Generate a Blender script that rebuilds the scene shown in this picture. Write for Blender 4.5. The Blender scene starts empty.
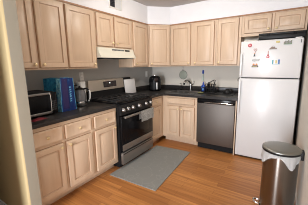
import bpy, bmesh, math, random
from mathutils import Matrix, Vector
random.seed(7)
sc = bpy.context.scene
COL = sc.collection
PI = math.pi

# ------------------------------------------------------------------ camera
YAW, PITCH, ROLL = 0.5713, -0.1823, -0.0166
cz, sz = math.cos(YAW), math.sin(YAW)
fwd = Vector((-sz*math.cos(PITCH), cz*math.cos(PITCH), math.sin(PITCH)))
r0 = Vector((cz, sz, 0)); u0 = r0.cross(fwd)
rr = r0*math.cos(ROLL) + u0*math.sin(ROLL)
uu = u0*math.cos(ROLL) - r0*math.sin(ROLL)
cd = bpy.data.cameras.new('camera'); cam = bpy.data.objects.new('camera', cd); COL.objects.link(cam)
M = Matrix.Identity(4)
for i in range(3):
    M[i][0], M[i][1], M[i][2] = rr[i], uu[i], -fwd[i]
M.translation = Vector((2.4717, -3.8046, 1.4199))
cam.matrix_world = M
cd.sensor_width = 36; cd.lens = 203.6/308*36; cd.clip_start = .02
sc.camera = cam

# ------------------------------------------------------------------ light and exposure
w = bpy.data.worlds.new('world'); sc.world = w; w.use_nodes = True
w.node_tree.nodes['Background'].inputs[0].default_value = (.72, .82, 1, 1)
w.node_tree.nodes['Background'].inputs[1].default_value = 1.0
LAMP_STRENGTH = 60.0
LAMP_COLOR = (1, .93, .83, 1)
def area(name, loc, target, sx, sy, power, color):
    l = bpy.data.lights.new(name, 'AREA'); l.shape = 'RECTANGLE'; l.size = sx; l.size_y = sy
    l.energy = power; l.color = color
    o = bpy.data.objects.new(name, l); COL.objects.link(o); o.location = loc
    o.rotation_euler = (Vector(target)-Vector(loc)).to_track_quat('-Z', 'Y').to_euler()
    return o
area('window_daylight', (1.70, -5.50, 1.05), (1.70, -1, 1.05), .66, 1.90, 150, (.90, .94, 1))
sc.view_settings.view_transform = 'Standard'
sc.view_settings.look = 'None'
sc.view_settings.exposure = -0.03
sc.view_settings.gamma = 1
sc.view_settings.use_curve_mapping = False
sc.cycles.filter_width = 1.0

# ------------------------------------------------------------------ materials
def mat(name, color, rough=.5, metal=0, spec=.5, noise=None, bump=None, emit=0, trans=0, coat=0, alpha=1):
    """principled material; noise = (scale vector, amount, second colour) blends a stretched noise into the colour"""
    m = bpy.data.materials.new(name); m.use_nodes = True
    n = m.node_tree.nodes; L = m.node_tree.links; b = n['Principled BSDF']
    c = (*color, 1)
    b.inputs['Base Color'].default_value = c
    b.inputs['Roughness'].default_value = rough; b.inputs['Metallic'].default_value = metal
    b.inputs['Specular IOR Level'].default_value = spec
    b.inputs['Transmission Weight'].default_value = trans
    b.inputs['Coat Weight'].default_value = coat
    b.inputs['Alpha'].default_value = alpha
    if emit:
        b.inputs['Emission Color'].default_value = c; b.inputs['Emission Strength'].default_value = emit
    sv, amt, c2 = noise if noise else ((9, 9, 9), .12, tuple(x*.85 for x in color))
    tc = n.new('ShaderNodeTexCoord'); mp = n.new('ShaderNodeMapping'); nz = n.new('ShaderNodeTexNoise')
    mp.inputs['Scale'].default_value = sv; nz.inputs['Scale'].default_value = 1; nz.inputs['Detail'].default_value = 4
    L.new(tc.outputs['Object'], mp.inputs['Vector']); L.new(mp.outputs[0], nz.inputs['Vector'])
    mx = n.new('ShaderNodeMix'); mx.data_type = 'RGBA'
    rp = n.new('ShaderNodeMapRange'); rp.inputs['From Min'].default_value = .35; rp.inputs['From Max'].default_value = .7
    rp.inputs['To Max'].default_value = amt
    L.new(nz.outputs['Fac'], rp.inputs['Value']); L.new(rp.outputs[0], mx.inputs['Factor'])
    mx.inputs['A'].default_value = c; mx.inputs['B'].default_value = (*c2, 1)
    L.new(mx.outputs['Result'], b.inputs['Base Color'])
    if bump:
        bp = n.new('ShaderNodeBump'); bp.inputs['Strength'].default_value = bump; bp.inputs['Distance'].default_value = .004
        L.new(nz.outputs['Fac'], bp.inputs['Height']); L.new(bp.outputs[0], b.inputs['Normal'])
    return m

MAPLE = mat('pickled_maple', (.655, .495, .358), .38, noise=((28, 28, 2.2), .5, (.57, .405, .265)), spec=.45)
TRIM_EDGE_SHADE = mat('trim_edge_shade', (.36, .19, .095), .5, noise=((28, 28, 2.2), .5, (.28, .14, .07)))  # soffit trim wood, also the painted shadow round doors and drawers
CABINSIDE = mat('cabinet_underside', (.48, .33, .21), .5)
KNOB = mat('brass_knob', (.78, .62, .36), .3, metal=.55)
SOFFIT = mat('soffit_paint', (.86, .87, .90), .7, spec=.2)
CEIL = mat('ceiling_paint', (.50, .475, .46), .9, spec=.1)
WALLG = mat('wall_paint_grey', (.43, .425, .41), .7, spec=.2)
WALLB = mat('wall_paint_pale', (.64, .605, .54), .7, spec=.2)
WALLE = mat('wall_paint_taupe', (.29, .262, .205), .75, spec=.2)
WALL_WARM = mat('wall_warm_light', (.46, .355, .19), .75, spec=.2)  # warm light on the hall face, put into its colour
COUNTER = mat('dark_laminate', (.024, .022, .022), .30, noise=((140, 140, 140), .6, (.052, .047, .044)), spec=.27)
STEEL = mat('brushed_steel', (.52, .465, .40), .48, metal=.85, noise=((3, 3, 120), .35, (.50, .46, .41)))
KNOBS = mat('range_knob_metal', (.27, .26, .25), .35, metal=.9)
BRIGHT = mat('bright_trim_metal', (.88, .88, .88), .45, metal=.6)
GROOVE_SHADE = mat('maple_groove_shade', (.52, .36, .245), .45)  # darker tone standing in for shade in the door grooves
TAPM = mat('brushed_nickel', (.42, .41, .40), .25, metal=1)
STEELR = mat('dark_brushed_steel', (.33, .305, .28), .45, metal=.9)
SINKS = mat('dull_sink_steel', (.16, .155, .15), .4, metal=.8)
STEELD = mat('dishwasher_steel', (.175, .157, .143), .55, metal=1, noise=((160, 3, 3), .3, (.155, .14, .127)))
CHROME = mat('chrome', (.82, .82, .82), .12, metal=1)
BLACKG = mat('black_gloss', (.006, .006, .007), .16, spec=.15)
BLACKS = mat('black_satin', (.011, .011, .012), .45, spec=.3)
BLACKM = mat('black_matte', (.012, .012, .013), .7, spec=.2)
CASTIRON = mat('cast_iron', (.022, .022, .023), .55)
WHITEE = mat('white_enamel', (.72, .72, .725), .30, spec=.5, coat=.2)
CREAM = mat('cream_enamel', (.72, .69, .58), .35)
WHITEP = mat('white_plastic', (.75, .75, .73), .45)
GASKET = mat('grey_gasket', (.06, .06, .06), .7)
GREYB = mat('grey_badge', (.12, .12, .12), .4)
BAGW = mat('white_bag_plastic', (.88, .88, .87), .4, noise=((30, 30, 18), .3, (.74, .74, .73)), bump=.5)
BLUE_D = mat('navy_paper', (.018, .085, .36), .35, noise=((12, 12, 12), .6, (.03, .02, .16)))
BLUE_L = mat('light_blue_print', (.14, .50, .85), .4)
TEAL_F = mat('teal_floral_print', (.03, .32, .60), .4, noise=((48, 48, 36), 1.5, (.50, .85, .88)))
TEAL_D = mat('dark_teal_print', (.015, .20, .42), .4, noise=((40, 40, 30), 1.2, (.08, .45, .65)))
GLASSG = mat('smoked_glass', (.11, .11, .12), .10, spec=.6, noise=((6, 6, 6), .4, (.36, .36, .37)))
REDP = mat('red_packet', (.16, .008, .018), .5)
BLUEP = mat('blue_plastic', (.02, .07, .38), .25)
PALEG = mat('pale_green_plastic', (.52, .62, .54), .3)
SPONGE = mat('olive_sponge', (.20, .19, .07), .9)
TRIVET = mat('grey_green_silicone', (.36, .39, .32), .5)
TOWEL = mat('striped_towel', (.74, .73, .70), .95, noise=((40, 70, 160), 1, (.36, .36, .35)), spec=.1)
BOARD = mat('white_board', (.84, .84, .85), .4)
RUGM = mat('grey_mat', (.27, .27, .255), .9, spec=.1)
HOODS = mat('hood_slot_grey', (.10, .10, .10), .6)
SCREEN = mat('oven_display', (.020, .013, .013), .12, noise=((30, 30, 30), .5, (.045, .03, .03)))
LEDW = mat('clock_light', (.8, .9, .9), .5, emit=1.2)
LIDM = mat('brushed_lid_steel', (.27, .265, .24), .38, metal=.85)
CANM = mat('can_steel', (.25, .225, .20), .25, metal=1, noise=((90, 90, 2), .3, (.30, .27, .25)))
_n = CANM.node_tree.nodes; _b = _n['Principled BSDF']; _t = _n.new('ShaderNodeTangent'); _t.direction_type = 'RADIAL'; _t.axis = 'Z'
CANM.node_tree.links.new(_t.outputs[0], _b.inputs['Tangent'])
_b.inputs['Anisotropic'].default_value = .92; _b.inputs['Anisotropic Rotation'].default_value = .25; _b.inputs['Roughness'].default_value = .3
FOIL = mat('pale_tray', (.62, .58, .50), .35)
DARKHALL = mat('dark_hall_shade', (.030, .027, .024), .5, noise=((20, 20, 2), .6, (.045, .038, .032)))  # dark so the unseen hall surfaces bounce little light
DOME = None
def rgb(name, c, r=.4): return mat(name, c, r)

def rug_nodes(m):
    n = m.node_tree.nodes; L = m.node_tree.links; b = n['Principled BSDF']
    tc = n.new('ShaderNodeTexCoord'); nz = n.new('ShaderNodeTexNoise'); nz.inputs['Scale'].default_value = 4
    vo = n.new('ShaderNodeTexVoronoi'); vo.feature = 'DISTANCE_TO_EDGE'; vo.inputs['Scale'].default_value = 7
    ad = n.new('ShaderNodeMix'); ad.data_type = 'RGBA'; ad.blend_type = 'ADD'; ad.inputs['Factor'].default_value = .35
    L.new(tc.outputs['Object'], nz.inputs['Vector']); L.new(tc.outputs['Object'], ad.inputs['A']); L.new(nz.outputs['Color'], ad.inputs['B'])
    L.new(ad.outputs['Result'], vo.inputs['Vector'])
    mr = n.new('ShaderNodeMapRange'); mr.inputs['From Max'].default_value = .035; mr.inputs['To Min'].default_value = .45; mr.inputs['To Max'].default_value = 0
    L.new(vo.outputs['Distance'], mr.inputs['Value'])
    mx = n.new('ShaderNodeMix'); mx.data_type = 'RGBA'
    mx.inputs['A'].default_value = (.25, .25, .235, 1); mx.inputs['B'].default_value = (.34, .34, .31, 1)
    L.new(mr.outputs[0], mx.inputs['Factor']); L.new(mx.outputs['Result'], b.inputs['Base Color'])
rug_nodes(RUGM)

def floor_mat():
    m = bpy.data.materials.new('oak_laminate'); m.use_nodes = True
    n = m.node_tree.nodes; L = m.node_tree.links; b = n['Principled BSDF']
    tc = n.new('ShaderNodeTexCoord'); br = n.new('ShaderNodeTexBrick')
    br.offset = .37; br.inputs['Scale'].default_value = 1
    br.inputs['Brick Width'].default_value = .95; br.inputs['Row Height'].default_value = .083
    br.inputs['Mortar Size'].default_value = .0012; br.inputs['Bias'].default_value = 0
    br.inputs['Color1'].default_value = (.60, .262, .078, 1); br.inputs['Color2'].default_value = (.41, .160, .045, 1)
    br.inputs['Mortar'].default_value = (.16, .055, .015, 1)
    L.new(tc.outputs['Object'], br.inputs['Vector'])
    mp = n.new('ShaderNodeMapping'); mp.inputs['Scale'].default_value = (1.6, 30, 1); nz = n.new('ShaderNodeTexNoise')
    nz.inputs['Scale'].default_value = 1; nz.inputs['Detail'].default_value = 5
    L.new(tc.outputs['Object'], mp.inputs['Vector']); L.new(mp.outputs[0], nz.inputs['Vector'])
    mr = n.new('ShaderNodeMapRange'); mr.inputs['From Min'].default_value = .35; mr.inputs['From Max'].default_value = .7
    mr.inputs['To Max'].default_value = .75
    L.new(nz.outputs['Fac'], mr.inputs['Value'])
    mx = n.new('ShaderNodeMix'); mx.data_type = 'RGBA'; mx.inputs['B'].default_value = (.25, .088, .022, 1)
    L.new(br.outputs['Color'], mx.inputs['A']); L.new(mr.outputs[0], mx.inputs['Factor']); L.new(mx.outputs['Result'], b.inputs['Base Color'])
    b.inputs['Roughness'].default_value = .36; b.inputs['Specular IOR Level'].default_value = .4
    return m
FLOOR = floor_mat()

# ------------------------------------------------------------------ mesh helpers
def V(bm, p): return bm.verts.new(p)
def F(bm, vs):
    try: return bm.faces.new(vs)
    except ValueError: return None
def box(bm, x0, x1, y0, y1, z0, z1, bev=0, seg=2):
    vs = [V(bm, (x, y, z)) for x in (x0, x1) for y in (y0, y1) for z in (z0, z1)]
    fs = [F(bm, [vs[i] for i in q]) for q in ((0,1,3,2),(4,6,7,5),(0,4,5,1),(2,3,7,6),(0,2,6,4),(1,5,7,3))]
    if bev:
        es = list({e for f in fs for e in f.edges})
        bmesh.ops.bevel(bm, geom=es, offset=bev, segments=seg, profile=.5, affect='EDGES')
def prism(bm, poly, z0, z1, axis='z'):
    def P(a, b, c): return {'z': (a, b, c), 'y': (a, c, b), 'x': (c, a, b)}[axis]
    lo = [V(bm, P(a, b, z0)) for a, b in poly]; hi = [V(bm, P(a, b, z1)) for a, b in poly]
    F(bm, lo[::-1]); F(bm, hi); n = len(poly)
    for i in range(n): F(bm, [lo[i], lo[(i+1) % n], hi[(i+1) % n], hi[i]])
def lathe(bm, prof, c=(0, 0, 0), n=24, axis='z', sx=1, sy=1):
    rings = []
    for r, h in prof:
        if r < 1e-6: rings.append([None, h]); continue
        ring = []
        for k in range(n):
            a = 2*PI*k/n; p, q = r*sx*math.cos(a), r*sy*math.sin(a)
            co = {'z': (p, q, h), 'y': (p, h, q), 'x': (h, p, q)}[axis]
            ring.append(V(bm, (co[0]+c[0], co[1]+c[1], co[2]+c[2])))
        rings.append(ring)
    def tip(h):
        co = {'z': (0, 0, h), 'y': (0, h, 0), 'x': (h, 0, 0)}[axis]
        return V(bm, (co[0]+c[0], co[1]+c[1], co[2]+c[2]))
    for a, b in zip(rings, rings[1:]):
        if a[0] is None and b[0] is None: continue
        if a[0] is None:
            t = tip(a[1]); [F(bm, [t, b[k], b[(k+1) % n]]) for k in range(n)]
        elif b[0] is None:
            t = tip(b[1]); [F(bm, [a[k], t, a[(k+1) % n]]) for k in range(n)]
        else:
            for k in range(n): F(bm, [a[k], b[k], b[(k+1) % n], a[(k+1) % n]])
    if rings[0][0] is not None: F(bm, rings[0][::-1])
    if rings[-1][0] is not None: F(bm, rings[-1])
def tube(bm, pts, r, n=8, closed=False):
    pts = [Vector(p) for p in pts]; rings = []; m = len(pts)
    for i, p in enumerate(pts):
        if closed: t = pts[(i+1) % m]-pts[i-1]
        else: t = pts[min(i+1, m-1)]-pts[max(i-1, 0)]
        t.normalize(); up = Vector((0, 0, 1)) if abs(t.z) < .9 else Vector((1, 0, 0))
        a = t.cross(up).normalized(); b = t.cross(a)
        rad = r[i] if isinstance(r, (list, tuple)) else r
        rings.append([V(bm, p+a*rad*math.cos(2*PI*k/n)+b*rad*math.sin(2*PI*k/n)) for k in range(n)])
    for i in range(m if closed else m-1):
        A, B = rings[i], rings[(i+1) % m]
        for k in range(n): F(bm, [A[k], A[(k+1) % n], B[(k+1) % n], B[k]])
    if not closed: F(bm, rings[0][::-1]); F(bm, rings[-1])
def smooth_path(pts, k=6):
    pts = [Vector(p) for p in pts]; out = []
    for i in range(len(pts)-1):
        p0, p1, p2, p3 = pts[max(i-1, 0)], pts[i], pts[i+1], pts[min(i+2, len(pts)-1)]
        for j in range(k):
            t = j/k
            out.append(.5*((2*p1)+(p2-p0)*t+(2*p0-5*p1+4*p2-p3)*t*t+(3*p1-p0-3*p2+p3)*t**3))
    out.append(pts[-1]); return out
def obj(name, bm, m, parent=None, label=None, loc=None, rot=None, ang=38):
    bmesh.ops.recalc_face_normals(bm, faces=bm.faces[:])
    me = bpy.data.meshes.new(name); bm.to_mesh(me); bm.free()
    me.materials.append(m)
    if name == 'door' and m is MAPLE: me.materials.append(GROOVE_SHADE)
    for p in me.polygons: p.use_smooth = True
    me.set_sharp_from_angle(angle=math.radians(ang))
    o = bpy.data.objects.new(name, me); COL.objects.link(o)
    if parent: o.parent = parent
    if label: o['label'] = label
    if loc: o.location = loc
    if rot: o.rotation_euler = rot
    return o
def NB(): return bmesh.new()
def tag(o, label, cat, group=None, kind=None):
    o['label'] = label; o['category'] = cat
    if group: o['group'] = group
    if kind: o['kind'] = kind
    return o
def thing(name, label, cat, loc=(0, 0, 0), rz=0, group=None):
    o = bpy.data.objects.new(name, None); COL.objects.link(o); o.empty_display_size = .05
    o.location = loc; o.rotation_euler = (0, 0, rz)
    return tag(o, label, cat, group)
def struct(name, bm, m, parent=None):
    o = obj(name, bm, m, parent); o['kind'] = 'structure'; return o
def part(name, m, parent, fn, label=None, **k):
    bm = NB(); fn(bm); return obj(name, bm, m, parent, label, **k)
def b1(*a, **k): return lambda bm: box(bm, *a, **k)

# ------------------------------------------------------------------ room shell
ZC, ZU, ZB, U = 2.445, 2.131, 1.387, .312
XR = 2.675
bm = NB(); box(bm, -1.7, XR+.1, -5.7, .1, -.06, 0); struct('floor', bm, FLOOR)
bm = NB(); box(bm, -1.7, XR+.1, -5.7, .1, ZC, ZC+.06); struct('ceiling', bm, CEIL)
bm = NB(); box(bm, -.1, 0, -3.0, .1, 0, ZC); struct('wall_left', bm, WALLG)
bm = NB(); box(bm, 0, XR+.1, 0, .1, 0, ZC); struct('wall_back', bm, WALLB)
bm = NB(); box(bm, XR, XR+.1, -5.6, 0, 0, ZC); struct('wall_right', bm, WALLB)
# short return wall at the end of the left run, bullnose corner on its free end
bm = NB(); R = .02
poly = [(-1.6, -3.0), (-1.6, -3.10)] + [(.77-R+R*math.cos(a), -3.10+R+R*math.sin(a)) for a in [(-PI/2)+PI/2*k/6 for k in range(7)]] + [(.77, -3.0)]
prism(bm, poly, 0, ZC)
me_wall = struct('wall_entry', bm, WALLE)
me_wall.data.materials.append(WALL_WARM)
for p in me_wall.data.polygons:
    if p.normal.y < -.3: p.material_index = 1  # faces towards the hall get the warm-light colour
bm = NB(); box(bm, -1.7, -1.6, -5.6, -3.0, 0, ZC); struct('wall_hall', bm, DARKHALL)
# rear wall with a glazed door to the daylight
bm = NB()
for a in ((-1.7, 1.35, 0, ZC), (2.05, XR+.1, 0, ZC), (1.35, 2.05, 2.1, ZC)):
    box(bm, a[0], a[1], -5.7, -5.6, a[2], a[3])
struct('wall_rear', bm, WALLE)
bm = NB()
for a in ((1.35, 1.39, 0, 2.1), (2.01, 2.05, 0, 2.1), (1.39, 2.01, .001, .05), (1.39, 2.01, 2.06, 2.1), (1.39, 2.01, 1.0, 1.03)):
    box(bm, a[0], a[1], -5.68, -5.62, a[2], a[3])
struct('door_1', bm, WHITEP)
# unseen wall block added to keep light off the return wall's hall face
bm = NB(); box(bm, -1.6, .86, -4.30, -3.50, 0, ZC); struct('wall_shade_block', bm, DARKHALL)
# soffit above the wall cabinets, with a 45 degree corner
SP = [(0, 0), (0, -3.0), (U, -3.0), (U, -.61), (.61, -U), (XR, -U), (XR, 0)]
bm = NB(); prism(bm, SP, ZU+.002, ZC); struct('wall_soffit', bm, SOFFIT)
# dark wood strip where cabinets meet the soffit
bm = NB()
def strip(bm, pts, t, z0, z1):
    for (a, b) in zip(pts, pts[1:]):
        a, b = Vector((*a, 0)), Vector((*b, 0)); d = (b-a).normalized(); nn = Vector((d.y, -d.x, 0))
        if nn.dot(Vector((1, -1, 0))) < 0: nn = -nn
        q = [a, b, b+nn*t, a+nn*t]
        prism(bm, [(v.x, v.y) for v in q], z0, z1)
strip(bm, [(U, -3.0), (U, -.61), (.61, -U), (XR, -U)], .012, ZU-.008, ZU+.012)
struct('trim_1', bm, TRIM_EDGE_SHADE)
bm = NB(); box(bm, XR-.012, XR, -5.6, -.75, 0, .09, .003); struct('baseboard_right', bm, WHITEP)
bm = NB(); box(bm, -1.59, .745, -3.112, -3.1005, 0, .12, .003); struct('baseboard_entry', bm, WHITEP)

# flush ceiling light in the middle of the kitchen
t = thing('ceiling_light', 'round white flush ceiling light in the middle of the kitchen ceiling', 'ceiling light', (1.35, -1.55, ZC))
part('lamp_base', WHITEP, t, lambda bm: lathe(bm, [(0, 0), (.17, 0), (.18, -.02), (.17, -.035), (0, -.035)], n=32))
def dome(bm): lathe(bm, [(.165, -.036), (.16, -.06), (.135, -.09), (.09, -.112), (.04, -.122), (0, -.124)], n=32)
DOME = mat('lamp_glass', LAMP_COLOR[:3], .5, noise=((1, 1, 1), 0, LAMP_COLOR[:3]))
DOME.node_tree.nodes['Principled BSDF'].inputs['Emission Color'].default_value = LAMP_COLOR
DOME.node_tree.nodes['Principled BSDF'].inputs['Emission Strength'].default_value = LAMP_STRENGTH
part('lamp_shade', DOME, t, dome)

# ------------------------------------------------------------------ cabinets
def panel(bm, x0, x1, z0, z1, y, t=.02, fr=.052, raised=True):
    """raised-panel front whose back is at y and whose face is at y - t"""
    def ring(i, yy): return [V(bm, (x0+i, yy, z0+i)), V(bm, (x1-i, yy, z0+i)), V(bm, (x1-i, yy, z1-i)), V(bm, (x0+i, yy, z1-i))]
    seq = [(0, y), (0, y-t+.005), (.003, y-t+.001), (.007, y-t)]
    if raised:
        seq += [(fr, y-t), (fr+.003, y-t+.011), (fr+.011, y-t+.012), (fr+.032, y-t+.002)]
    else:
        seq += [(.012, y-t), (.016, y-t+.002)]
    rs = [ring(*s) for s in seq]
    F(bm, rs[0][::-1])
    for i, (a, b) in enumerate(zip(rs, rs[1:])):
        for k in range(4):
            f = F(bm, [a[k], a[(k+1) % 4], b[(k+1) % 4], b[k]])
            if raised and i in (4, 5): f.material_index = 1  # groove faces coloured darker to deepen their shade
    F(bm, rs[-1])
def knob_on(parent, x, z, y):
    def kb(bm): lathe(bm, [(.006, 0), (.006, -.010), (.013, -.014), (.0165, -.020), (.0145, -.026), (.007, -.030), (0, -.031)], (x, y, z), 14, 'y')
    part('knob', KNOB, parent, kb)
def cab_body(bm, w, d, z0, z1, base, hollow=False):
    if hollow:
        box(bm, -w/2, -w/2+.018, -d+.02, 0, z0, z1); box(bm, w/2-.018, w/2, -d+.02, 0, z0, z1)
        box(bm, -w/2+.018, w/2-.018, -d+.02, 0, z0, z0+.018); box(bm, -w/2+.018, w/2-.018, -.012, 0, z0+.018, z1)
        box(bm, -w/2, w/2, -d+.10, -d+.118, 0, z0)
        return
    # carcass box behind a face frame
    if base:
        box(bm, -w/2, w/2, -d+.02, 0, z0, z1)
        box(bm, -w/2, w/2, -d+.10, 0, 0, z0)
    else:
        box(bm, -w/2, w/2, -d+.02, 0, z0, z1)
def cabinet(name, label, cat, loc, rz, w, d, z0, z1, doors=(), drawers=(), base=False, group=None, false_fronts=()):
    t = thing(name, label, cat, loc, rz, group or ('maple base cabinets' if base else 'maple wall cabinets'))
    part('body', MAPLE, t, lambda bm: cab_body(bm, w, d, z0, z1, base, name == 'sink_cabinet'))
    # face frame: stiles and rails round the openings
    def frame(bm):
        box(bm, -w/2+.0005, w/2-.0005, -d, -d+.0195, z0+.0005, z1-.0005, .0012, 1)
    part('face_frame', MAPLE, t, frame)
    for (x0, x1, a, b, kx, kz) in doors:
        # thin dark strip stands in for the shadow round every door
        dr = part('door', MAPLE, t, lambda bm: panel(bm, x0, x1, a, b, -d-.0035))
        part('edge', TRIM_EDGE_SHADE, dr, b1(x0-.006, x1+.006, -d-.0034, -d-.0002, a-.005, b+.004))
        if kx is not None: knob_on(dr, kx, kz, -d-.0235)
    for (x0, x1, a, b, kx) in drawers:
        dr = part('drawer', MAPLE, t, lambda bm: panel(bm, x0, x1, a, b, -d-.0035, fr=.02, raised=False))
        part('edge', TRIM_EDGE_SHADE, dr, b1(x0-.006, x1+.006, -d-.0034, -d-.0002, a-.005, b+.004))  # same painted shadow line round the drawer
        if kx is not None: knob_on(dr, kx, (a+b)/2, -d-.0235)
    for (x0, x1, a, b) in false_fronts:
        dr = part('false_front', MAPLE, t, lambda bm: panel(bm, x0, x1, a, b, -d-.0035, fr=.02, raised=False))
        part('edge', TRIM_EDGE_SHADE, dr, b1(x0-.006, x1+.006, -d-.0034, -d-.0002, a-.005, b+.004))
    return t
H90 = PI/2
G_W, G_B = None, None
T0, T1 = ZB+.022, ZU-.024
def left_cab(name, label, y0, y1, d, z0, z1, doors=(), drawers=(), base=False, cat='wall cabinet'):
    yc = (y0+y1)/2
    return cabinet(name, label, cat, (.001, yc, 0), H90, y1-y0-.001, d, z0, z1,
                   [(a-yc, b-yc, c, e, None if k is None else k-yc, kz) for a, b, c, e, k, kz in doors],
                   [(a-yc, b-yc, c, e, None if k is None else k-yc) for a, b, c, e, k in drawers], base)
def back_cab(name, label, x0, x1, d, z0, z1, doors=(), ff=(), base=False, cat='wall cabinet'):
    xc = (x0+x1)/2
    return cabinet(name, label, cat, (xc, -.001, 0), 0, x1-x0-.001, d, z0, z1,
                   [(a-xc, b-xc, c, e, None if k is None else k-xc, kz) for a, b, c, e, k, kz in doors], (), base,
                   false_fronts=[(a-xc, b-xc, c, e) for a, b, c, e in ff])
KZ = ZB+.055
left_cab('wall_cabinet', 'maple double-door wall cabinet above the microwave and blue bags, nearest the entry', -2.999, -2.30, U, ZB, ZU,
         [(-2.985, -2.662, T0, T1, -2.69, KZ), (-2.63, -2.312, T0, T1, -2.60, KZ)])
left_cab('wall_cabinet', 'maple single-door wall cabinet directly left of the range hood', -2.30, -1.85, U, ZB, ZU,
         [(-2.287, -1.888, T0, T1, -1.915, KZ)])
left_cab('wall_cabinet', 'short maple double-door wall cabinet directly above the cream range hood', -1.85, -1.08, U, 1.672, ZU,
         [(-1.835, -1.530, 1.69, T1, -1.558, 1.735), (-1.495, -1.115, 1.69, T1, -1.467, 1.735)])
left_cab('wall_cabinet', 'maple single-door wall cabinet between the range hood and the angled corner cabinet', -1.08, -.612, U, ZB, ZU,
         [(-1.05, -.655, T0, T1, -1.022, KZ)])
back_cab('wall_cabinet', 'maple double-door wall cabinet on the back wall above the sink', .612, 1.465, U, ZB, ZU,
         [(.632, 1.018, T0, T1, .99, KZ), (1.088, 1.432, T0, T1, 1.116, KZ)])
back_cab('wall_cabinet', 'maple single-door wall cabinet above the dishwasher, next to the refrigerator', 1.465, 1.848, U, ZB, ZU,
         [(1.495, 1.808, T0, T1, 1.523, KZ)])
back_cab('wall_cabinet', 'short wide maple double-door cabinet above the white refrigerator', 1.848, 2.664, U, 1.822, ZU,
         [(1.89, 2.245, 1.868, T1, 2.215, 1.905), (2.285, 2.632, 1.868, T1, 2.315, 1.905)])
# diagonal corner wall cabinet
t = thing('corner_wall_cabinet', 'angled maple corner wall cabinet above the black air fryer', 'wall cabinet', (0, 0, 0), 0, 'maple wall cabinets')
part('body', MAPLE, t, lambda bm: prism(bm, [(.002, -.002), (.002, -.61), (U-.002, -.61), (.61, -U+.002), (.61, -.002)], ZB, ZU))
dc = Vector(((U+.61)/2, -(U+.61)/2, 0)); dw = (.61-U)*math.sqrt(2)
fr_ = part('face_frame', MAPLE, t, b1(-dw/2+.006, dw/2-.006, -.0175, -.0006, ZB+.0005, ZU-.0005, bev=.0012, seg=1), loc=dc, rot=(0, 0, PI/4))
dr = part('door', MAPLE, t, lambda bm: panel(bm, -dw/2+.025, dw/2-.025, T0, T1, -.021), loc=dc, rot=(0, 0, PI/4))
part('edge', TRIM_EDGE_SHADE, dr, b1(-dw/2+.022, dw/2-.022, -.0209, -.0178, T0-.003, T1+.003))
knob_on(dr, -dw/2+.053, KZ, -.041)

BD, BT = .61, .874
left_cab('base_cabinet', 'maple base cabinet with two drawers over two doors, nearest the entry', -2.999, -2.268, BD, .10, BT,
         [(-2.975, -2.655, .14, .655, -2.685, .62), (-2.615, -2.292, .14, .655, -2.585, .62)],
         [(-2.975, -2.655, .69, .832, -2.815), (-2.615, -2.292, .69, .832, -2.455)], True, 'base cabinet')
left_cab('base_cabinet', 'narrow maple base cabinet with one drawer and one door, left of the range', -2.268, -1.853, BD, .10, BT,
         [(-2.235, -1.888, .14, .655, -1.918, .62)], [(-2.235, -1.888, .69, .832, -2.06)], True, 'base cabinet')
left_cab('base_cabinet', 'small maple base cabinet with drawer and door, between range and inside corner', -1.078, -.612, BD, .10, BT,
         [(-1.045, -.70, .14, .69, None, 0)], [(-1.045, -.70, .74, .84, -.87)], True, 'base cabinet')
back_cab('sink_cabinet', 'maple sink base cabinet with two doors under the kitchen sink', .612, 1.274, BD, .10, BT,
         [(.712, .958, .15, .695, .933, .655), (.976, 1.232, .15, .695, 1.001, .655)], [(.712, 1.232, .742, .842)], True, 'base cabinet')
# corner filler behind the inside corner + filler beside the dishwasher
bm = NB(); box(bm, 1.8785, 1.895, -.61, -.001, 0, BT, .001, 1)
tag(obj('end_panel', bm, MAPLE), 'narrow maple end panel between dishwasher and refrigerator', 'panel')

# ------------------------------------------------------------------ worktops
CT = .914
SK = (.66, 1.20, -.50, -.12)      # sink cut-out
def slabs(bm):
    z0, z1 = BT+.001, CT
    box(bm, .001, .636, -1.079, -.636, z0, z1)
    box(bm, .001, SK[0], -.636, -.001, z0, z1)
    prism(bm, [(.636, -.636), (.636, -.70), (.70, -.636)], z0, z1)
    box(bm, SK[0], SK[1], -.636, SK[2], z0, z1); box(bm, SK[0], SK[1], SK[3], -.001, z0, z1)
    box(bm, SK[1], 1.897, -.636, -.001, z0, z1)
t = thing('worktop', 'dark L-shaped worktop round the corner, holding the sink', 'countertop', (0, 0, 0))
part('slab', COUNTER, t, slabs)
def bs(bm):
    box(bm, .001, .022, -1.079, -.001, CT+.0003, 1.0, .003); box(bm, .0225, 1.897, -.022, -.001, CT+.0003, 1.0, .003)
part('backsplash', COUNTER, t, bs)
t = thing('worktop', 'dark straight worktop left of the range, under the microwave and bags', 'countertop', (0, 0, 0))
part('slab', COUNTER, t, b1(.001, .636, -2.999, -1.853, BT+.001, CT, bev=.004))
part('backsplash', COUNTER, t, b1(.001, .022, -2.999, -1.853, CT+.0003, 1.0, bev=.003))

# ------------------------------------------------------------------ sink and tap
t = thing('kitchen_sink', 'stainless steel sink set into the dark worktop below the tap', 'sink', (0, 0, 0))
def basin(bm):
    x0, x1, y0, y1 = SK[0]+.002, SK[1]-.002, SK[2]+.002, SK[3]-.002
    def rg(i, z): return [V(bm, p) for p in ((x0+i, y0+i, z), (x1-i, y0+i, z), (x1-i, y1-i, z), (x0+i, y1-i, z))]
    rs = [rg(0, CT-.03), rg(-.014, CT+.0006), rg(-.014, CT+.004), rg(.012, CT+.005), rg(.016, CT-.004), rg(.028, CT-.15), rg(.05, CT-.165)]
    for a, b in zip(rs[1:], rs[2:]):
        for k in range(4): F(bm, [a[k], a[(k+1) % 4], b[(k+1) % 4], b[k]])
    F(bm, rs[-1])
    for v in rs[0]: bm.verts.remove(v)
part('basin', SINKS, t, basin)
part('divider', SINKS, t, b1(.905, .925, SK[2]+.016, SK[3]-.016, CT-.12, CT-.006, bev=.006))
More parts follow.
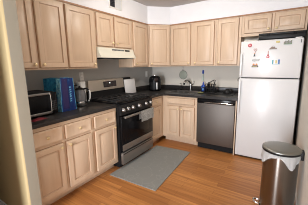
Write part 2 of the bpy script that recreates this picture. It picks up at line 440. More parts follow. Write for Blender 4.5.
part('drain', CHROME, t, lambda bm: lathe(bm, [(.04, CT-.164), (.038, CT-.160), (.02, CT-.162), (0, CT-.162)], (.79, -.31, 0)))
t = thing('kitchen_faucet', 'brushed metal single-lever tap behind the sink', 'faucet', (.93, -.068, CT))
part('base_plate', TAPM, t, lambda bm: lathe(bm, [(0, 0), (.036, 0), (.034, .008), (.026, .014), (0, .014)]))
part('spout', TAPM, t, lambda bm: tube(bm, smooth_path([(0, 0, .012), (0, -.002, .10), (-.012, -.02, .17), (-.035, -.08, .205), (-.055, -.14, .19), (-.062, -.165, .155)]), [.021]*8+[.018]*12+[.019]*11, 12))
part('spray_head', BLACKS, t, lambda bm: tube(bm, [(-.061, -.163, .158), (-.065, -.176, .128)], [.02, .018], 12))
part('lever', TAPM, t, lambda bm: tube(bm, smooth_path([(.018, 0, .10), (.045, .005, .13), (.06, .01, .185)]), .009, 8))
t = thing('soap_dispenser', 'small black soap pump at the left edge of the sink', 'soap dispenser', (.725, -.068, CT))
part('bottle', BLACKS, t, lambda bm: lathe(bm, [(0, .0005), (.026, .0005), (.029, .008), (.029, .07), (.016, .085), (.010, .09), (0, .09)]))
part('pump', BLACKS, t, lambda bm: tube(bm, [(0, 0, .0905), (0, 0, .135), (-.004, -.012, .139), (-.008, -.04, .135)], .006))
bm = NB(); box(bm, -.045, .045, -.03, .03, .0003, .024, .006, 3)
tag(obj('sponge', bm, SPONGE, loc=(1.245, -.36, CT), rot=(0, 0, .2)), 'olive sponge on the worktop right of the sink', 'sponge')
t = thing('dish_soap', 'blue dish soap bottle on the worktop right of the tap', 'bottle', (1.20, -.115, CT))
part('bottle', BLUEP, t, lambda bm: lathe(bm, [(0, .0005), (.034, .0005), (.04, .01), (.04, .09), (.034, .115), (.018, .135), (.014, .14), (0, .14)], sy=.7))
part('cap', BLUEP, t, lambda bm: lathe(bm, [(0, .141), (.016, .141), (.016, .16), (.009, .166), (.008, .185), (0, .187)], n=14))
part('front_label', rgb('pale_blue_label', (.12, .28, .62)), t, lambda bm: box(bm, -.022, .022, -.0305, -.0285, .03, .085))
t = thing('bottle_brush', 'blue-tipped pale brush hanging on the wall above the dish soap', 'brush', (1.157, 0, 1.10))
part('handle', PALEG, t, lambda bm: lathe(bm, [(0, 0), (.014, .003), (.018, .03), (.016, .07), (.010, .10), (.009, .14), (0, .14)], (0, -.022, 0), 12))
part('grip', BLUEP, t, lambda bm: lathe(bm, [(0, .140), (.013, .141), (.016, .16), (.015, .195), (.010, .212), (0, .214)], (0, -.022, 0), 12))
part('hook', WHITEP, t, b1(-.008, .008, -.010, -.0003, .185, .225, bev=.003))
t = thing('round_trivet', 'round grey-green trivet hanging on the back wall left of the tap', 'trivet', (.742, 0, 1.215))
part('disc', TRIVET, t, lambda bm: lathe(bm, [(0, -.004), (.078, -.004), (.084, -.007), (.084, -.012), (.078, -.015), (0, -.014)], n=36, axis='y'))
part('rim', rgb('grey_rim', (.19, .20, .18)), t, lambda bm: tube(bm, [(.084*math.cos(2*PI*k/36), -.010, .084*math.sin(2*PI*k/36)) for k in range(36)], .005, 6, True))
part('hanging_loop', BLACKS, t, lambda bm: tube(bm, [(.014*math.cos(2*PI*k/12), -.010, .104+.02*math.sin(2*PI*k/12)) for k in range(12)], .0022, 6, True))
part('hook', WHITEP, t, b1(-.006, .006, -.016, -.0003, .112, .15, bev=.002))

# dish rack + mat
t = thing('drying_mat', 'black drying mat on the worktop behind the dishwasher edge', 'mat', (1.50, -.23, CT))
def matm(bm):
    box(bm, -.29, .29, -.17, .17, .0004, .008, .003)
    for k in range(11): box(bm, -.26+k*.052-.006, -.26+k*.052+.006, -.155, .155, .008, .0105)
part('pad', BLACKS, t, matm)
t = thing('dish_rack', 'black wire dish rack standing on the drying mat beside the dish soap', 'dish rack', (1.36, -.21, CT+.0108))
def rack(bm):
    W, D = .11, .13
    for z in (.012, .085):
        tube(bm, [(-W, -D, z), (W, -D, z), (W, D, z), (-W, D, z)], .006, 6, True)
    for sx in (-1, 1):
        for sy in (-1, 1): tube(bm, [(sx*W, sy*D, .0045), (sx*W, sy*D, .085)], .0045, 6)
    for k in range(9):
        x = -W+.022+k*.022; tube(bm, [(x, -D, .012), (x, D, .012)], .004, 5)
part('frame', BLACKS, t, rack)
for k in range(5):
    x = -.07+k*.036
    part('plate_divider', BLACKS, t, lambda bm: tube(bm, smooth_path([(x, -.10, .013), (x+.005, -.09, .11), (x+.01, -.02, .15), (x+.012, .05, .11), (x+.012, .06, .013)], 5), .006, 6))
part('handle_wire', BLACKS, t, lambda bm: tube(bm, smooth_path([(.112, -.12, .085), (.105, -.11, .16), (.09, -.02, .215), (.03, .03, .20), (-.03, .02, .15), (-.04, .02, .02)], 6), .007, 7))
t = thing('plate', 'dark plate standing upright in the black dish rack', 'plate', (1.315, -.21, CT+.0265))
part('dish', rgb('charcoal_ceramic', (.03, .03, .035), .25), t, lambda bm: lathe(bm, [(0, 0), (.05, 0), (.08, .010), (.082, .013), (.05, .006), (0, .005)], (0, 0, .082), 28, 'x'))
t = thing('bowl', 'black bowl turned upside down on the drying mat', 'bowl', (1.66, -.20, CT+.0108))
part('shell', BLACKS, t, lambda bm: lathe(bm, [(.068, .0004), (.07, .004), (.062, .035), (.04, .062), (.028, .066), (.028, .072), (.022, .072), (0, .068)], n=24))

# ------------------------------------------------------------------ dishwasher
t = thing('dishwasher', 'stainless steel dishwasher between the sink cabinet and refrigerator', 'dishwasher', (1.576, 0, 0))
W = .2985
part('body', BLACKS, t, b1(-W, W, -.585, -.03, .105, .868))
part('door', STEELD, t, b1(-W+.002, W-.002, -.632, -.587, .115, .796, bev=.006))
part('control_panel', BLACKG, t, b1(-W+.002, W-.002, -.628, -.587, .80, .866, bev=.005))
part('handle', CHROME, t, lambda bm: tube(bm, [(-W+.13, -.632, .806), (-W+.19, -.638, .812), (.10, -.642, .815), (W-.03, -.640, .812)], [.003, .006, .008, .007], 10), label='curved bright pull along the top of the door')
part('kick_plate', BLACKM, t, b1(-W+.002, W-.002, -.56, -.03, .001, .104))

# ------------------------------------------------------------------ range
RY0, RY1 = -1.847, -1.083
RW = (RY1-RY0)/2; RC = (RY0+RY1)/2
t = thing('gas_range', 'stainless and black kitchen range in the left run, under the hood', 'stove', (0, RC, 0), H90)
RF = .665
part('body', BLACKS, t, b1(-RW+.001, RW-.001, -RF+.015, -.03, .06, .905))
part('cooktop', BLACKG, t, b1(-RW+.001, RW-.001, -RF-.005, -.03, .906, .922, bev=.004))
part('oven_door', BLACKG, t, b1(-RW+.004, RW-.004, -RF-.030, -RF+.012, .255, .752, bev=.006))
od = t.children[-1]
part('trim_band', STEELR, od, b1(-RW+.004, RW-.004, -RF-.034, -RF-.0305, .262, .350, bev=.002), label='steel band along the bottom of the oven door')
part('window', mat('oven_glass', (.005, .005, .006), .16, spec=.15), od, b1(-RW+.12, RW-.12, -RF-.0325, -RF-.0305, .42, .64, bev=.001))
def hbar(bm):
    box(bm, -RW+.03, RW-.03, -RF-.078, -RF-.052, .722, .752, .010, 3)
    for s in (-1, 1): box(bm, s*(RW-.06)-.014, s*(RW-.06)+.014, -RF-.055, -RF-.0305, .727, .747, .003)
part('handle', STEELR, od, hbar)
part('storage_drawer', STEELR, t, b1(-RW+.004, RW-.004, -RF-.028, -RF+.012, .065, .235, bev=.006))
dw_ = t.children[-1]
part('finger_groove', BLACKS, dw_, b1(-RW+.02, RW-.02, -RF-.0295, -RF-.0282, .208, .222))
def fpan(bm): prism(bm, [(-RF-.026, .766), (-RF-.022, .90), (-RF+.014, .905), (-RF+.014, .766)], -RW+.003, RW-.003, 'x')
part('control_panel', BLACKS, t, fpan)
cp = t.children[-1]
for yy in (-1.80, -1.705, -1.60, -1.455, -1.275, -1.155):
    xx = yy-RC
    kn = part('knob', KNOBS, cp, lambda bm: lathe(bm, [(.028, -.0001), (.029, -.008), (.025, -.012), (.022, -.034), (.018, -.038), (0, -.039)], (xx, -RF-.0275, .836), 18, 'y'))
    part('pointer', BLACKS, kn, b1(xx-.002, xx+.002, -RF-.0672, -RF-.0665, .838, .855))
# continuous cast-iron grates and burners
for k in range(3):
    xa = -RW+.025+k*.240; xb = xa+.232
    def grate(bm):
        z = .947
        for q in ([(xa, -.60, z), (xb, -.60, z), (xb, -.10, z), (xa, -.10, z)],): tube(bm, q, .008, 6, True)
        for y in (-.48, -.35, -.22): tube(bm, [(xa, y, z), (xb, y, z)], .007, 6)
        xm = (xa+xb)/2; tube(bm, [(xm, -.60, z), (xm, -.10, z)], .007, 6)
        for x in (xa, xb):
            for y in (-.60, -.10): tube(bm, [(x, y, .9225), (x, y, z)], .008, 6)
    part('grate', CASTIRON, t, grate)
for (bx, by, br_) in ((-.24, -.48, .05), (.24, -.48, .055), (-.24, -.22, .045), (.24, -.22, .04), (0, -.35, .055)):
    part('burner', CASTIRON, t, lambda bm: lathe(bm, [(0, .9225), (br_, .9225), (br_, .930), (br_*.7, .932), (br_*.7, .938), (0, .939)], (bx, by, 0), 20))
part('backguard', BLACKS, t, b1(-RW+.001, RW-.001, -.078, -.03, .9225, 1.06))
def bg(bm): prism(bm, [(-.100, 1.048), (-.086, 1.205), (-.03, 1.21), (-.03, 1.048)], -RW+.001, RW-.001, 'x')
bp_ = part('back_panel', STEEL, t, bg, label='steel panel across the top of the back')
dsp = part('display', SCREEN, bp_, lambda bm: prism(bm, [(-.0985, 1.085), (-.0905, 1.178), (-.0885, 1.178), (-.0965, 1.085)], -1.555-RC, -1.268-RC, 'x'))
part('clock_light', LEDW, dsp, lambda bm: prism(bm, [(-.0945, 1.142), (-.0932, 1.158), (-.0925, 1.158), (-.0938, 1.142)], -1.43-RC, -1.405-RC, 'x'))
part('kick', BLACKM, t, b1(-RW+.02, RW-.02, -RF+.05, -.05, .001, .0595))
# towel over the oven handle
t = thing('dish_towel', 'grey patterned towel folded over the oven door handle', 'towel', (0, RC, 0), H90)
def twl(bm):
    x0, x1 = -1.475-RC, -1.145-RC; n = 14; m = [(-RF-.046, .63), (-RF-.046, .73), (-RF-.052, .755), (-RF-.065, .7595), (-RF-.079, .7595), (-RF-.086, .752), (-RF-.088, .70), (-RF-.089, .65), (-RF-.090, .60)]
    g = [[V(bm, (x0+(x1-x0)*i/n, y-.004*math.sin(i*1.3)*(1 if j > 5 else .2), z+.004*math.sin(i*.8)*(j in (0, 8)))) for j, (y, z) in enumerate(m)] for i in range(n+1)]
    for i in range(n):
        for j in range(len(m)-1): F(bm, [g[i][j], g[i+1][j], g[i+1][j+1], g[i][j+1]])
    bmesh.ops.solidify(bm, geom=bm.faces[:], thickness=-.003)
part('cloth', TOWEL, t, twl)

# ------------------------------------------------------------------ range hood
t = thing('range_hood', 'cream under-cabinet range hood above the stove', 'range hood', (0, RC, 0), H90)
HW = RW-.004
def hood(bm):
    prism(bm, [(-.003, 1.530), (-.385, 1.530), (-.385, 1.553), (-.350, 1.600), (-.336, 1.669), (-.003, 1.669)], -HW, HW, 'x')
part('shell', CREAM, t, hood)
part('filter', BLACKM, t, b1(-HW+.03, HW-.03, -.36, -.03, 1.524, 1.5295))
part('vent_slots', HOODS, t, lambda bm: [box(bm, -.12+k*.030, -.12+k*.030+.022, -.346, -.338, 1.634, 1.654) for k in range(9)])
part('switch_panel', BLACKS, t, b1(.165, .275, -.346, -.338, 1.630, 1.656, bev=.001))
part('light_lens', WHITEP, t, b1(-.10, .10, -.15, -.06, 1.5185, 1.5238, bev=.001))

# ------------------------------------------------------------------ things on the left worktop
t = thing('microwave', 'black microwave with silver trim on the left worktop by the entry', 'microwave', (.40, -2.77, CT))
part('body', BLACKM, t, b1(-.36, -.012, -.228, .228, .016, .243, bev=.004))
dr = part('door', BLACKG, t, b1(-.011, .012, -.228, .158, .018, .242, bev=.003))
def mtrim(bm):
    box(bm, .0125, .020, -.228, .158, .222, .243, .003); box(bm, .0125, .024, -.228, .158, .020, .046, .004)
part('trim', KNOBS, dr, mtrim, label='silver strips along top and bottom of the door')
part('handle', CHROME, dr, lambda bm: tube(bm, [(.020, .146, .03), (.036, .146, .05), (.038, .146, .13), (.036, .146, .21), (.020, .146, .235)], .0045, 8))
cp = part('control_panel', BLACKG, t, b1(-.011, .012, .160, .228, .018, .242, bev=.003))
part('button_grid', rgb('button_grey', (.03, .03, .032)), cp, lambda bm: [box(bm, .0122, .0135, .172+i*.017, .184+i*.017, .05+j*.022, .064+j*.022) for i in range(3) for j in range(5)])
for (fx, fy) in ((-.33, -.2), (-.33, .2), (-.03, -.2), (-.03, .2)):
    part('foot', BLACKM, t, lambda bm: lathe(bm, [(0, .0004), (.014, .0004), (.014, .0155), (0, .0155)], (fx, fy, 0), 12))
t = thing('snack_packet', 'red packet lying on the worktop in front of the microwave', 'packet', (.49, -2.80, CT), .15)
def pk(bm):
    n = 8
    tp = [[V(bm, (-.035+.07*i/n, -.075+.15*j/n, .003+.018*math.sin(PI*i/n)*math.sin(PI*j/n))) for j in range(n+1)] for i in range(n+1)]
    bt = [[V(bm, (-.035+.07*i/n, -.075+.15*j/n, .0005)) for j in range(n+1)] for i in range(n+1)]
    for i in range(n):
        for j in range(n):
            F(bm, [tp[i][j], tp[i+1][j], tp[i+1][j+1], tp[i][j+1]]); F(bm, [bt[i][j], bt[i][j+1], bt[i+1][j+1], bt[i+1][j]])
    for i in range(n):
        F(bm, [tp[i][0], bt[i][0], bt[i+1][0], tp[i+1][0]]); F(bm, [tp[i][n], tp[i+1][n], bt[i+1][n], bt[i][n]])
        F(bm, [tp[0][i], tp[0][i+1], bt[0][i+1], bt[0][i]]); F(bm, [tp[n][i], bt[n][i], bt[n][i+1], tp[n][i+1]])
part('wrapper', REDP, t, pk)

def gift_bag(label, loc, rz, wx, wy, h, front, side, text):
    tp = .86 if text else 1.0
    """open paper bag; +x face is the gusset, -y face the printed broad side"""
    t = thing('gift_bag', label, 'gift bag', loc, rz, 'gift bags on the worktop')
    def shell(bm, faces):
        P = [(-wx/2, -wy/2), (wx/2, -wy/2), (wx/2, wy/2), (-wx/2, wy/2)]
        for i in faces:
            a, b = P[i], P[(i+1) % 4]
            vs = [V(bm, (a[0], a[1], .0006)), V(bm, (b[0], b[1], .0006)), V(bm, (b[0]*tp, b[1]*tp, h)), V(bm, (a[0]*tp, a[1]*tp, h))]
            F(bm, vs)
        bmesh.ops.solidify(bm, geom=bm.faces[:], thickness=.0012)
    part('broad_panel', side, t, lambda bm: shell(bm, (0, 2)))
    part('gusset', front, t, lambda bm: shell(bm, (3,)))
    g = part('gusset', front, t, lambda bm: shell(bm, (1,)))
    part('bottom', front, t, b1(-wx/2+.002, wx/2-.002, -wy/2+.002, wy/2-.002, .0005, .003))
    if text:
        def tx(bm):
            # vertical column of hand-lettered strokes down the gusset
            x = lambda z: wx/2*(1+(tp-1)*z/h)+.0022
            for k in range(7):
                z = h*.70-k*.026
                for q in ([(0, 0), (.022, .004), (.03, .016)], [(.004, .014), (.022, .012)], [(.012, 0), (.016, .018)]):
                    tube(bm, [(x(z), .018+p*(.9+.1*(k % 3)), z+zz*(1-.25*(k % 2))) for p, zz in q], .0028, 5)
        part('lettering', BLUE_L, g, tx)
        def pip(bm):
            for s in (-1, 1): tube(bm, [(wx/2+.001, s*wy/2, .003), (wx/2*tp+.001, s*wy/2*tp, h)], .0030, 6)
        part('piping', BLUE_L, t, pip)
        def dark(bm):
            a, b = wx/2+.0008, wx/2*tp+.0008
            q = [(a, -wy/2+.022, .03), (a, .004, .03), (b, .004*tp, h-.006), (b, (-wy/2+.022)*tp, h-.006)]
            lo = [V(bm, p) for p in q]; hi = [V(bm, (p[0]+.0007, p[1], p[2])) for p in q]
            F(bm, lo[::-1]); F(bm, hi)
            for i in range(4): F(bm, [lo[i], lo[(i+1) % 4], hi[(i+1) % 4], hi[i]])
        part('fold_shade', rgb('fold_shade_violet', (.022, .016, .11)), g, dark)  # darker half of the gusset, painted shading of an inward fold
    for s in (-1, 1):
        def cord(bm):
            q = [(-.03, 1.03, h-.03), (-.028, .9, h+.004), (0, .8, h+.010), (.028, .9, h+.004), (.03, 1.03, h-.03)]
            tube(bm, smooth_path([(s*wx/2*tp*b, a, z) if text else (a, s*wy/2*tp*b, z) for a, b, z in q], 4), .002, 5)
        part('cord_handle', BLUE_L if text else TEAL_D, t, cord)
    return t
gift_bag('navy blue gift bag with floral side and light blue lettering, in front of another bag', (.352, -2.392, CT), 0, .092, .185, .375, BLUE_D, TEAL_F, True)
gift_bag('dark teal printed gift bag standing behind the microwave', (.185, -2.425, CT), .5, .185, .10, .372, TEAL_D, TEAL_D, False)

t = thing('electric_kettle', 'grey glass kettle with black base and white handle beside the blue bag', 'kettle', (.255, -2.125, CT), .55)
part('power_base', BLACKS, t, lambda bm: lathe(bm, [(0, .0005), (.078, .0005), (.08, .01), (.074, .02), (0, .02)], n=28))
part('jug', GLASSG, t, lambda bm: lathe(bm, [(0, .0615), (.072, .0615), (.076, .09), (.072, .16), (.058, .205), (.055, .208), (0, .208)], n=28))
part('heating_ring', CHROME, t, lambda bm: lathe(bm, [(0, .0205), (.070, .0205), (.074, .03), (.072, .061), (0, .061)], n=28))
part('lid', BLACKS, t, lambda bm: lathe(bm, [(0, .2085), (.057, .2085), (.056, .222), (.03, .235), (.012, .238), (.012, .255), (0, .258)], n=24))
part('spout', BLACKS, t, lambda bm: tube(bm, smooth_path([(-.05, -.03, .19), (-.066, -.042, .222), (-.058, -.036, .26), (-.02, -.012, .268)], 5), .008, 8))
hd = part('handle', BLACKS, t, lambda bm: tube(bm, smooth_path([(.05, .0, .215), (.095, .0, .222), (.118, 0, .19), (.115, 0, .10), (.09, 0, .05), (.073, 0, .045)], 6), .012, 10))
part('grip', WHITEP, hd, lambda bm: tube(bm, smooth_path([(.115, 0, .20), (.130, 0, .18), (.127, 0, .105), (.108, 0, .06)], 6), .011, 10), label='white outer face of the handle')
t = thing('canister', 'white canister at the wall behind the kettle', 'canister', (.105, -1.985, CT))
part('body', WHITEP, t, lambda bm: lathe(bm, [(0, .0005), (.058, .0005), (.062, .006), (.062, .265), (.058, .27), (0, .27)], n=28))
part('lid', WHITEP, t, lambda bm: lathe(bm, [(0, .2705), (.064, .2705), (.064, .29), (.055, .298), (0, .30)], n=28))
# electrical outlets
def outlet(label, loc, rz):
    t = thing('wall_outlet', label, 'outlet', loc, rz, 'outlets on the left wall')
    pl = part('cover_plate', WHITEP, t, b1(-.036, .036, -.008, -.0004, -.058, .058, bev=.003))
    for z in (-.022, .022):
        so = part('socket', WHITEP, pl, b1(-.017, .017, -.0105, -.0082, z-.015, z+.015, bev=.002))
        part('slot', BLACKM, so, lambda bm: [box(bm, s*.007-.0015, s*.007+.0015, -.0112, -.0106, z-.004, z+.007) for s in (-1, 1)])
    return t
outlet('white outlet on the left wall above the kettle', (0, -1.885, 1.275), H90)
outlet('white outlet on the left wall beside the air fryer', (0, -.235, 1.235), H90)

# boards right of the range
t = thing('tray', 'black tray leaning on the wall behind the white cutting board', 'tray', (.036, -.955, CT))
def lean(x0, x1, h, th, ang=.14):
    def fn(bm):
        box(bm, 0, th, x0, x1, .001, h, min(.008, th*.35), 2)
        bmesh.ops.rotate(bm, verts=bm.verts[:], cent=(th, 0, .001), matrix=Matrix.Rotation(-ang, 3, 'Y'))
    return fn
part('panel', BLACKS, t, lean(-.135, .135, .295, .008, .02))
t = thing('cutting_board', 'white cutting board leaning beside the range, in front of a black tray', 'cutting board', (.105, -.905, CT+.0012))
part('panel', BOARD, t, lean(-.15, .15, .262, .012, .13))

# air fryer in the corner
t = thing('air_fryer', 'black air fryer with a chrome handle in the corner of the worktop', 'air fryer', (.285, -.355, CT), PI/4-.02)
part('body', BLACKG, t, lambda bm: lathe(bm, [(0, .0005), (.105, .0005), (.118, .012), (.122, .10), (.120, .21), (.108, .262), (.08, .288), (.04, .296), (0, .298)], n=36))
part('basket_front', BLACKS, t, lambda bm: lathe(bm, [(0, .03), (.112, .03), (.117, .035), (.116, .175), (.111, .18), (0, .18)], (0, -.010, 0), n=36))
hd = part('handle', BLACKS, t, b1(-.022, .022, -.175, -.124, .05, .165, bev=.010, seg=3))
part('handle_strip', BRIGHT, hd, b1(-.013, .013, -.181, -.1755, .042, .172, bev=.003), label='chrome strip down the handle')
part('vent', CHROME, t, lambda bm: lathe(bm, [(.03, .2965), (.034, .297), (.034, .304), (.02, .307), (0, .307)], n=24))
part('control_panel', SCREEN, t, b1(-.04, .04, -.127, -.118, .20, .25, bev=.003))

# soffit air vent
t = thing('air_vent', 'white metal air vent with half open louvres on the soffit above the hood', 'vent', (U+.0005, -1.44, 2.308), H90)
def vf(bm):
    a, b = .135, .085
    for q in ((-a, a, b-.02, b), (-a, a, -b, -b+.02), (-a, -a+.02, -b+.02, b-.02), (a-.02, a, -b+.02, b-.02), (-.012, .0, -b+.02, b-.02)):
        box(bm, q[0], q[1], -.012, 0, q[2], q[3], .002, 1)
part('frame', WHITEP, t, vf)
part('duct', rgb('duct_dark', (.02, .02, .028), .8), t, b1(-.115, -.012, -.003, -.0005, -.065, .065))
for k in range(6):
    part('louvre', rgb('louvre_grey', (.05, .05, .06), .6), t, lambda bm: prism(bm, [(-.010, -.060+k*.021), (-.0085, -.0595+k*.021), (-.0035, -.052+k*.021), (-.005, -.0525+k*.021)], -.115, -.012, 'x'))
part('damper', rgb('pale_grey_metal', (.66, .68, .69)), t, lambda bm: prism(bm, [(0, -.004), (.03, -.0085), (.07, -.0095), (.115, -.006), (.115, -.002), (0, -.002)], -.065, .065) )

# ------------------------------------------------------------------ refrigerator
FX0, FX1, FY = 1.905, 2.632, -.61
FC = (FX0+FX1)/2; FW = (FX1-FX0)/2
t = thing('refrigerator', 'white top-freezer refrigerator covered with magnets beside the right wall', 'refrigerator', (FC, 0, 0))
part('body', WHITEE, t, b1(-FW+.006, FW-.006, -.545, -.03, .012, 1.715, bev=.006))
part('gasket', GASKET, t, b1(-FW+.018, FW-.018, -.553, -.5455, .045, 1.705))
fz = part('freezer_door', WHITEE, t, b1(-FW, FW, FY, -.5535, 1.222, 1.725, bev=.012, seg=3))
fd = part('refrigerator_door', WHITEE, t, b1(-FW, FW, FY, -.5535, .024, 1.208, bev=.012, seg=3))
def fh(bm, z0, z1):
    box(bm, -FW+.004, -FW+.034, FY-.030, FY-.010, z0, z1, .008, 3)
    for z in (z0+.025, z1-.025): box(bm, -FW+.008, -FW+.030, FY-.012, FY-.0003, z-.02, z+.02, .003)
part('handle', WHITEE, fz, lambda bm: fh(bm, 1.245, 1.56))
part('handle', WHITEE, fd, lambda bm: fh(bm, .70, 1.185))
part('badge', GREYB, fz, b1(.345-.012, .345-.002, FY-.002, FY-.0003, 1.665, 1.705), label='small dark badge at the top right corner')
part('hinge_cover', WHITEE, t, b1(FW-.09, FW-.02, -.60, -.52, 1.7255, 1.738, bev=.004))
part('toe_grille', BLACKM, t, b1(-FW+.012, FW-.012, -.575, -.552, .003, .022))
t = thing('storage_case', 'long black case on top of the refrigerator', 'case', (2.385, -.43, 1.7385))
part('case_body', BLACKS, t, b1(-.262, .262, -.135, .10, .0005, .055, bev=.008))
part('case_lid', BLACKS, t, b1(-.266, .266, -.139, .104, .0553, .078, bev=.007))
for s in (-.15, .15): part('latch', BLACKG, t, b1(s-.02, s+.02, -.144, -.1395, .04, .068, bev=.001, seg=1))
t = thing('baking_tray', 'pale tray on top of the refrigerator left of the black case', 'tray', (2.02, -.375, 1.7157))
def btray(bm):
    box(bm, -.085, .085, -.15, .15, .0005, .004)
    for q in ((-.09, .09, -.155, -.149), (-.09, .09, .149, .155)): box(bm, *q, .0005, .030)
    for q in ((-.09, -.085), (.085, .09)): box(bm, *q, -.149, .149, .0005, .030)
part('pan', FOIL, t, btray)

# magnets on the freezer door, each a thing of its own
my = FY-.0003
def magnet(name, label, x, z): return thing(name, label, 'magnet', (x, my, z), 0, 'magnets on the freezer door')
RED = rgb('magnet_red', (.50, .06, .08)); ORG = rgb('magnet_orange', (.62, .22, .03)); BLK = rgb('magnet_black', (.025, .022, .02))
GRY = rgb('magnet_grey', (.30, .30, .29)); GLD = rgb('magnet_gold', (.52, .42, .20)); PNK = rgb('magnet_rose', (.55, .22, .16))
TEA = rgb('magnet_teal', (.06, .32, .38)); YEL = rgb('magnet_yellow', (.60, .50, .14)); WHT = rgb('magnet_white', (.75, .75, .74)); BRN = rgb('magnet_brown', (.20, .13, .09)); GRN = rgb('magnet_green', (.14, .28, .14))
t = magnet('round_magnet', 'round red magnet at the upper left of the freezer door', 2.024, 1.665)
part('disc', RED, t, lambda bm: lathe(bm, [(0, 0), (.025, 0), (.025, -.005), (.022, -.007), (0, -.007)], n=24, axis='y'))
part('inset', rgb('magnet_pink', (.70, .35, .35)), t, lambda bm: lathe(bm, [(0, -.0071), (.012, -.0071), (.011, -.009), (0, -.009)], n=18, axis='y'))
t = magnet('heart_magnet', 'rose wire heart magnet just right of the round red magnet', 2.096, 1.600)
part('outline', PNK, t, lambda bm: tube(bm, [(.0012*16*math.sin(a)**3, -.004, .0013*(13*math.cos(a)-5*math.cos(2*a)-2*math.cos(3*a)-math.cos(4*a))) for a in [2*PI*k/28 for k in range(28)]], .0035, 6, True))
part('stem', PNK, t, lambda bm: tube(bm, [(0, -.004, -.030), (-.002, -.004, -.045)], .0035, 6))
t = magnet('bell_magnet', 'small dark bell-shaped magnet under the wire heart', 2.089, 1.533)
part('bell', BLK, t, lambda bm: prism(bm, [(-.013, -.020), (.013, -.020), (.010, -.012), (.007, .008), (.003, .014), (-.003, .014), (-.007, .008), (-.010, -.012)], -.006, 0, 'y'))
part('tip', ORG, t, lambda bm: lathe(bm, [(0, 0), (.006, 0), (.006, -.006), (0, -.007)], (0, 0, .02), 12, 'y'))
t = magnet('banner_magnet', 'long grey ragged banner magnet in the middle left of the freezer door', 2.112, 1.464)
part('strip', GRY, t, lambda bm: prism(bm, [(-.046, -.014), (-.02, -.020), (.01, -.014), (.038, -.016), (.046, .004), (.044, .017), (.02, .012), (-.01, .018), (-.046, .008)], -.005, 0, 'y'))
part('raised_lines', WHT, t, lambda bm: [box(bm, -.036+.002*k, .036, -.0062, -.0051, -.008+k*.008, -.0055+k*.008) for k in range(3)])
t = magnet('figure_group_magnet', 'black and orange magnet at the lower left of the freezer door', 2.105, 1.388)
part('base', BLK, t, lambda bm: prism(bm, [(-.042, -.022), (.042, -.022), (.042, -.006), (.03, .004), (-.03, .004), (-.042, -.006)], -.006, 0, 'y'))
for x in (-.018, .018):
    part('orange_top', ORG, t, lambda bm: prism(bm, [(x-.014, .0045), (x+.014, .0045), (x+.012, .022), (x, .030), (x-.012, .022)], -.006, 0, 'y'))
part('stripe', YEL, t, b1(-.03, .03, -.0072, -.0062, -.012, -.007))
t = magnet('guitar_magnet', 'red guitar-shaped magnet in the middle of the freezer door', 2.254, 1.515)
part('guitar_body', RED, t, lambda bm: [lathe(bm, [(0, 0), (.020, 0), (.019, -.006), (0, -.007)], (0, 0, -.014), 20, 'y'), lathe(bm, [(0, 0), (.013, 0), (.012, -.006), (0, -.007)], (0, 0, .008), 20, 'y')])
part('neck', PNK, t, b1(-.004, .004, -.005, -.0003, .022, .062))
part('sound_hole', WHT, t, lambda bm: lathe(bm, [(0, -.0071), (.007, -.0071), (.007, -.008), (0, -.008)], (0, 0, -.012), 12, 'y'))
t = magnet('hill_magnet', 'dark brown hill-shaped magnet in the upper middle of the freezer door', 2.308, 1.612)
part('relief', BRN, t, lambda bm: prism(bm, [(-.045, -.014), (.045, -.014), (.042, .002), (.022, .006), (.012, .022), (-.004, .016), (-.014, .026), (-.026, .010), (-.040, .004)], -.007, 0, 'y'))
part('base_line', GRY, t, b1(-.045, .045, -.0085, -.0072, -.0135, -.008))
t = magnet('card_magnet', 'small gold rectangular magnet near the top middle of the freezer door', 2.356, 1.690)
part('card', GLD, t, b1(-.022, .022, -.004, 0, -.013, .013, bev=.001))
part('border', YEL, t, b1(-.016, .016, -.0048, -.0041, -.008, .008))
t = magnet('skyline_magnet', 'grey block skyline magnet at the top right of the freezer door', 2.466, 1.678)
def sky(bm):
    hs = (.034, .044, .040, .048, .036, .046)
    for k, h in enumerate(hs): box(bm, -.045+k*.015, -.045+k*.015+.013, -.006-.001*(k % 2), 0, -.024, -.024+h)
part('towers', rgb('magnet_olive', (.20, .20, .16)), t, sky)
part('ground', GRN, t, b1(-.045, .045, -.009, -.0072, -.026, -.018))
t = magnet('lettered_magnet', 'teal, yellow and blue upright shapes magnet in the middle right of the freezer door', 2.352, 1.432)
for (x, m_, w_, h_) in ((-.036, TEA, .007, .030), (.002, YEL, .008, .022), (.034, rgb('magnet_blue', (.05, .16, .42)), .009, .032)):
    part('upright', m_, t, b1(x-w_, x+w_, -.006, 0, -h_+.004, h_, bev=.001))
part('base_strip', rgb('magnet_pale_blue', (.40, .58, .66)), t, b1(-.044, .044, -.004, 0, -.034, -.029))

# ------------------------------------------------------------------ mat and bin on the floor
bm = NB(); prism(bm, [(.632, -2.05), (1.335, -2.035), (1.268, -.86), (.645, -.90)], .0005, .011)
o = obj('kitchen_mat', bm, RUGM); tag(o, 'grey patterned floor mat in front of the range', 'mat')

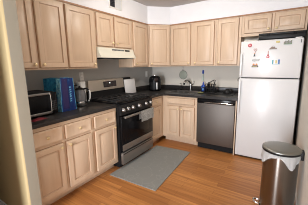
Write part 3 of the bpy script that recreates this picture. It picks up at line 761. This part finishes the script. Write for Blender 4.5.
t = thing('trash_can', 'round stainless steel step trash can against the right wall', 'trash can', (2.50, -1.655, 0))
part('body', CANM, t, lambda bm: lathe(bm, [(0, .03), (.143, .03), (.145, .034), (.145, .600), (.142, .603), (0, .603)], n=64))
part('base_ring', BLACKS, t, lambda bm: lathe(bm, [(0, .001), (.147, .001), (.148, .006), (.148, .028), (.146, .0298), (0, .0298)], n=48))
part('rim', BLACKS, t, lambda bm: lathe(bm, [(.143, .6135), (.157, .6138), (.159, .618), (.159, .630), (.155, .6315), (.143, .6315)], n=48))
part('lid', LIDM, t, lambda bm: lathe(bm, [(.156, .632), (.160, .633), (.1595, .640), (.155, .645), (.12, .652), (.07, .657), (0, .660)], n=64))
part('hinge', BLACKS, t, b1(.146, .174, -.045, .045, .565, .640, bev=.006))
pd = part('pedal', CHROME, t, lambda bm: tube(bm, smooth_path([(-.150, .035, .020), (-.178, .038, .022), (-.198, .02, .028), (-.200, -.01, .026), (-.180, -.030, .022), (-.150, -.03, .020)], 5), .009, 8))
t = thing('bin_liner', 'white plastic liner hanging out under the trash can lid', 'trash bag', (2.50, -1.655, 0))
def liner(bm):
    n = 96
    rows = []
    for j in range(9):
        s = j/8; ring = []
        for k in range(n):
            a = 2*PI*k/n; d = math.degrees(a)
            def bump(c, wd): 
                q = (d-c+180) % 360-180; return math.exp(-(q/wd)**2)
            drop = .018+.10*bump(200, 34)+.105*bump(305, 22)+.06*bump(90, 60)+.002*math.sin(9*a)
            rad = .147+.010*min(1, s*3)+.006*s*(.8*math.sin(14*a+2*s)+.5*math.sin(31*a))
            rad = max(rad, .1465)
            ring.append(V(bm, (rad*math.cos(a), rad*math.sin(a), .612-drop*s)))
        rows.append(ring)
    for a_, b_ in zip(rows, rows[1:]):
        for k in range(n): F(bm, [a_[k], a_[(k+1) % n], b_[(k+1) % n], b_[k]])
    bmesh.ops.solidify(bm, geom=bm.faces[:], thickness=.0008)
part('plastic', BAGW, t, liner)

t = thing('side_hook', 'small black hook on the left edge of the refrigerator below the freezer door', 'hook', (1.9045, -.585, 1.19))
part('plate', BLACKS, t, b1(-.004, -.0003, -.012, .012, -.03, .03, bev=.001))
part('prong', BLACKS, t, lambda bm: tube(bm, smooth_path([(-.0045, 0, .012), (-.016, 0, .004), (-.018, 0, -.016), (-.010, 0, -.026)], 5), .004, 7))
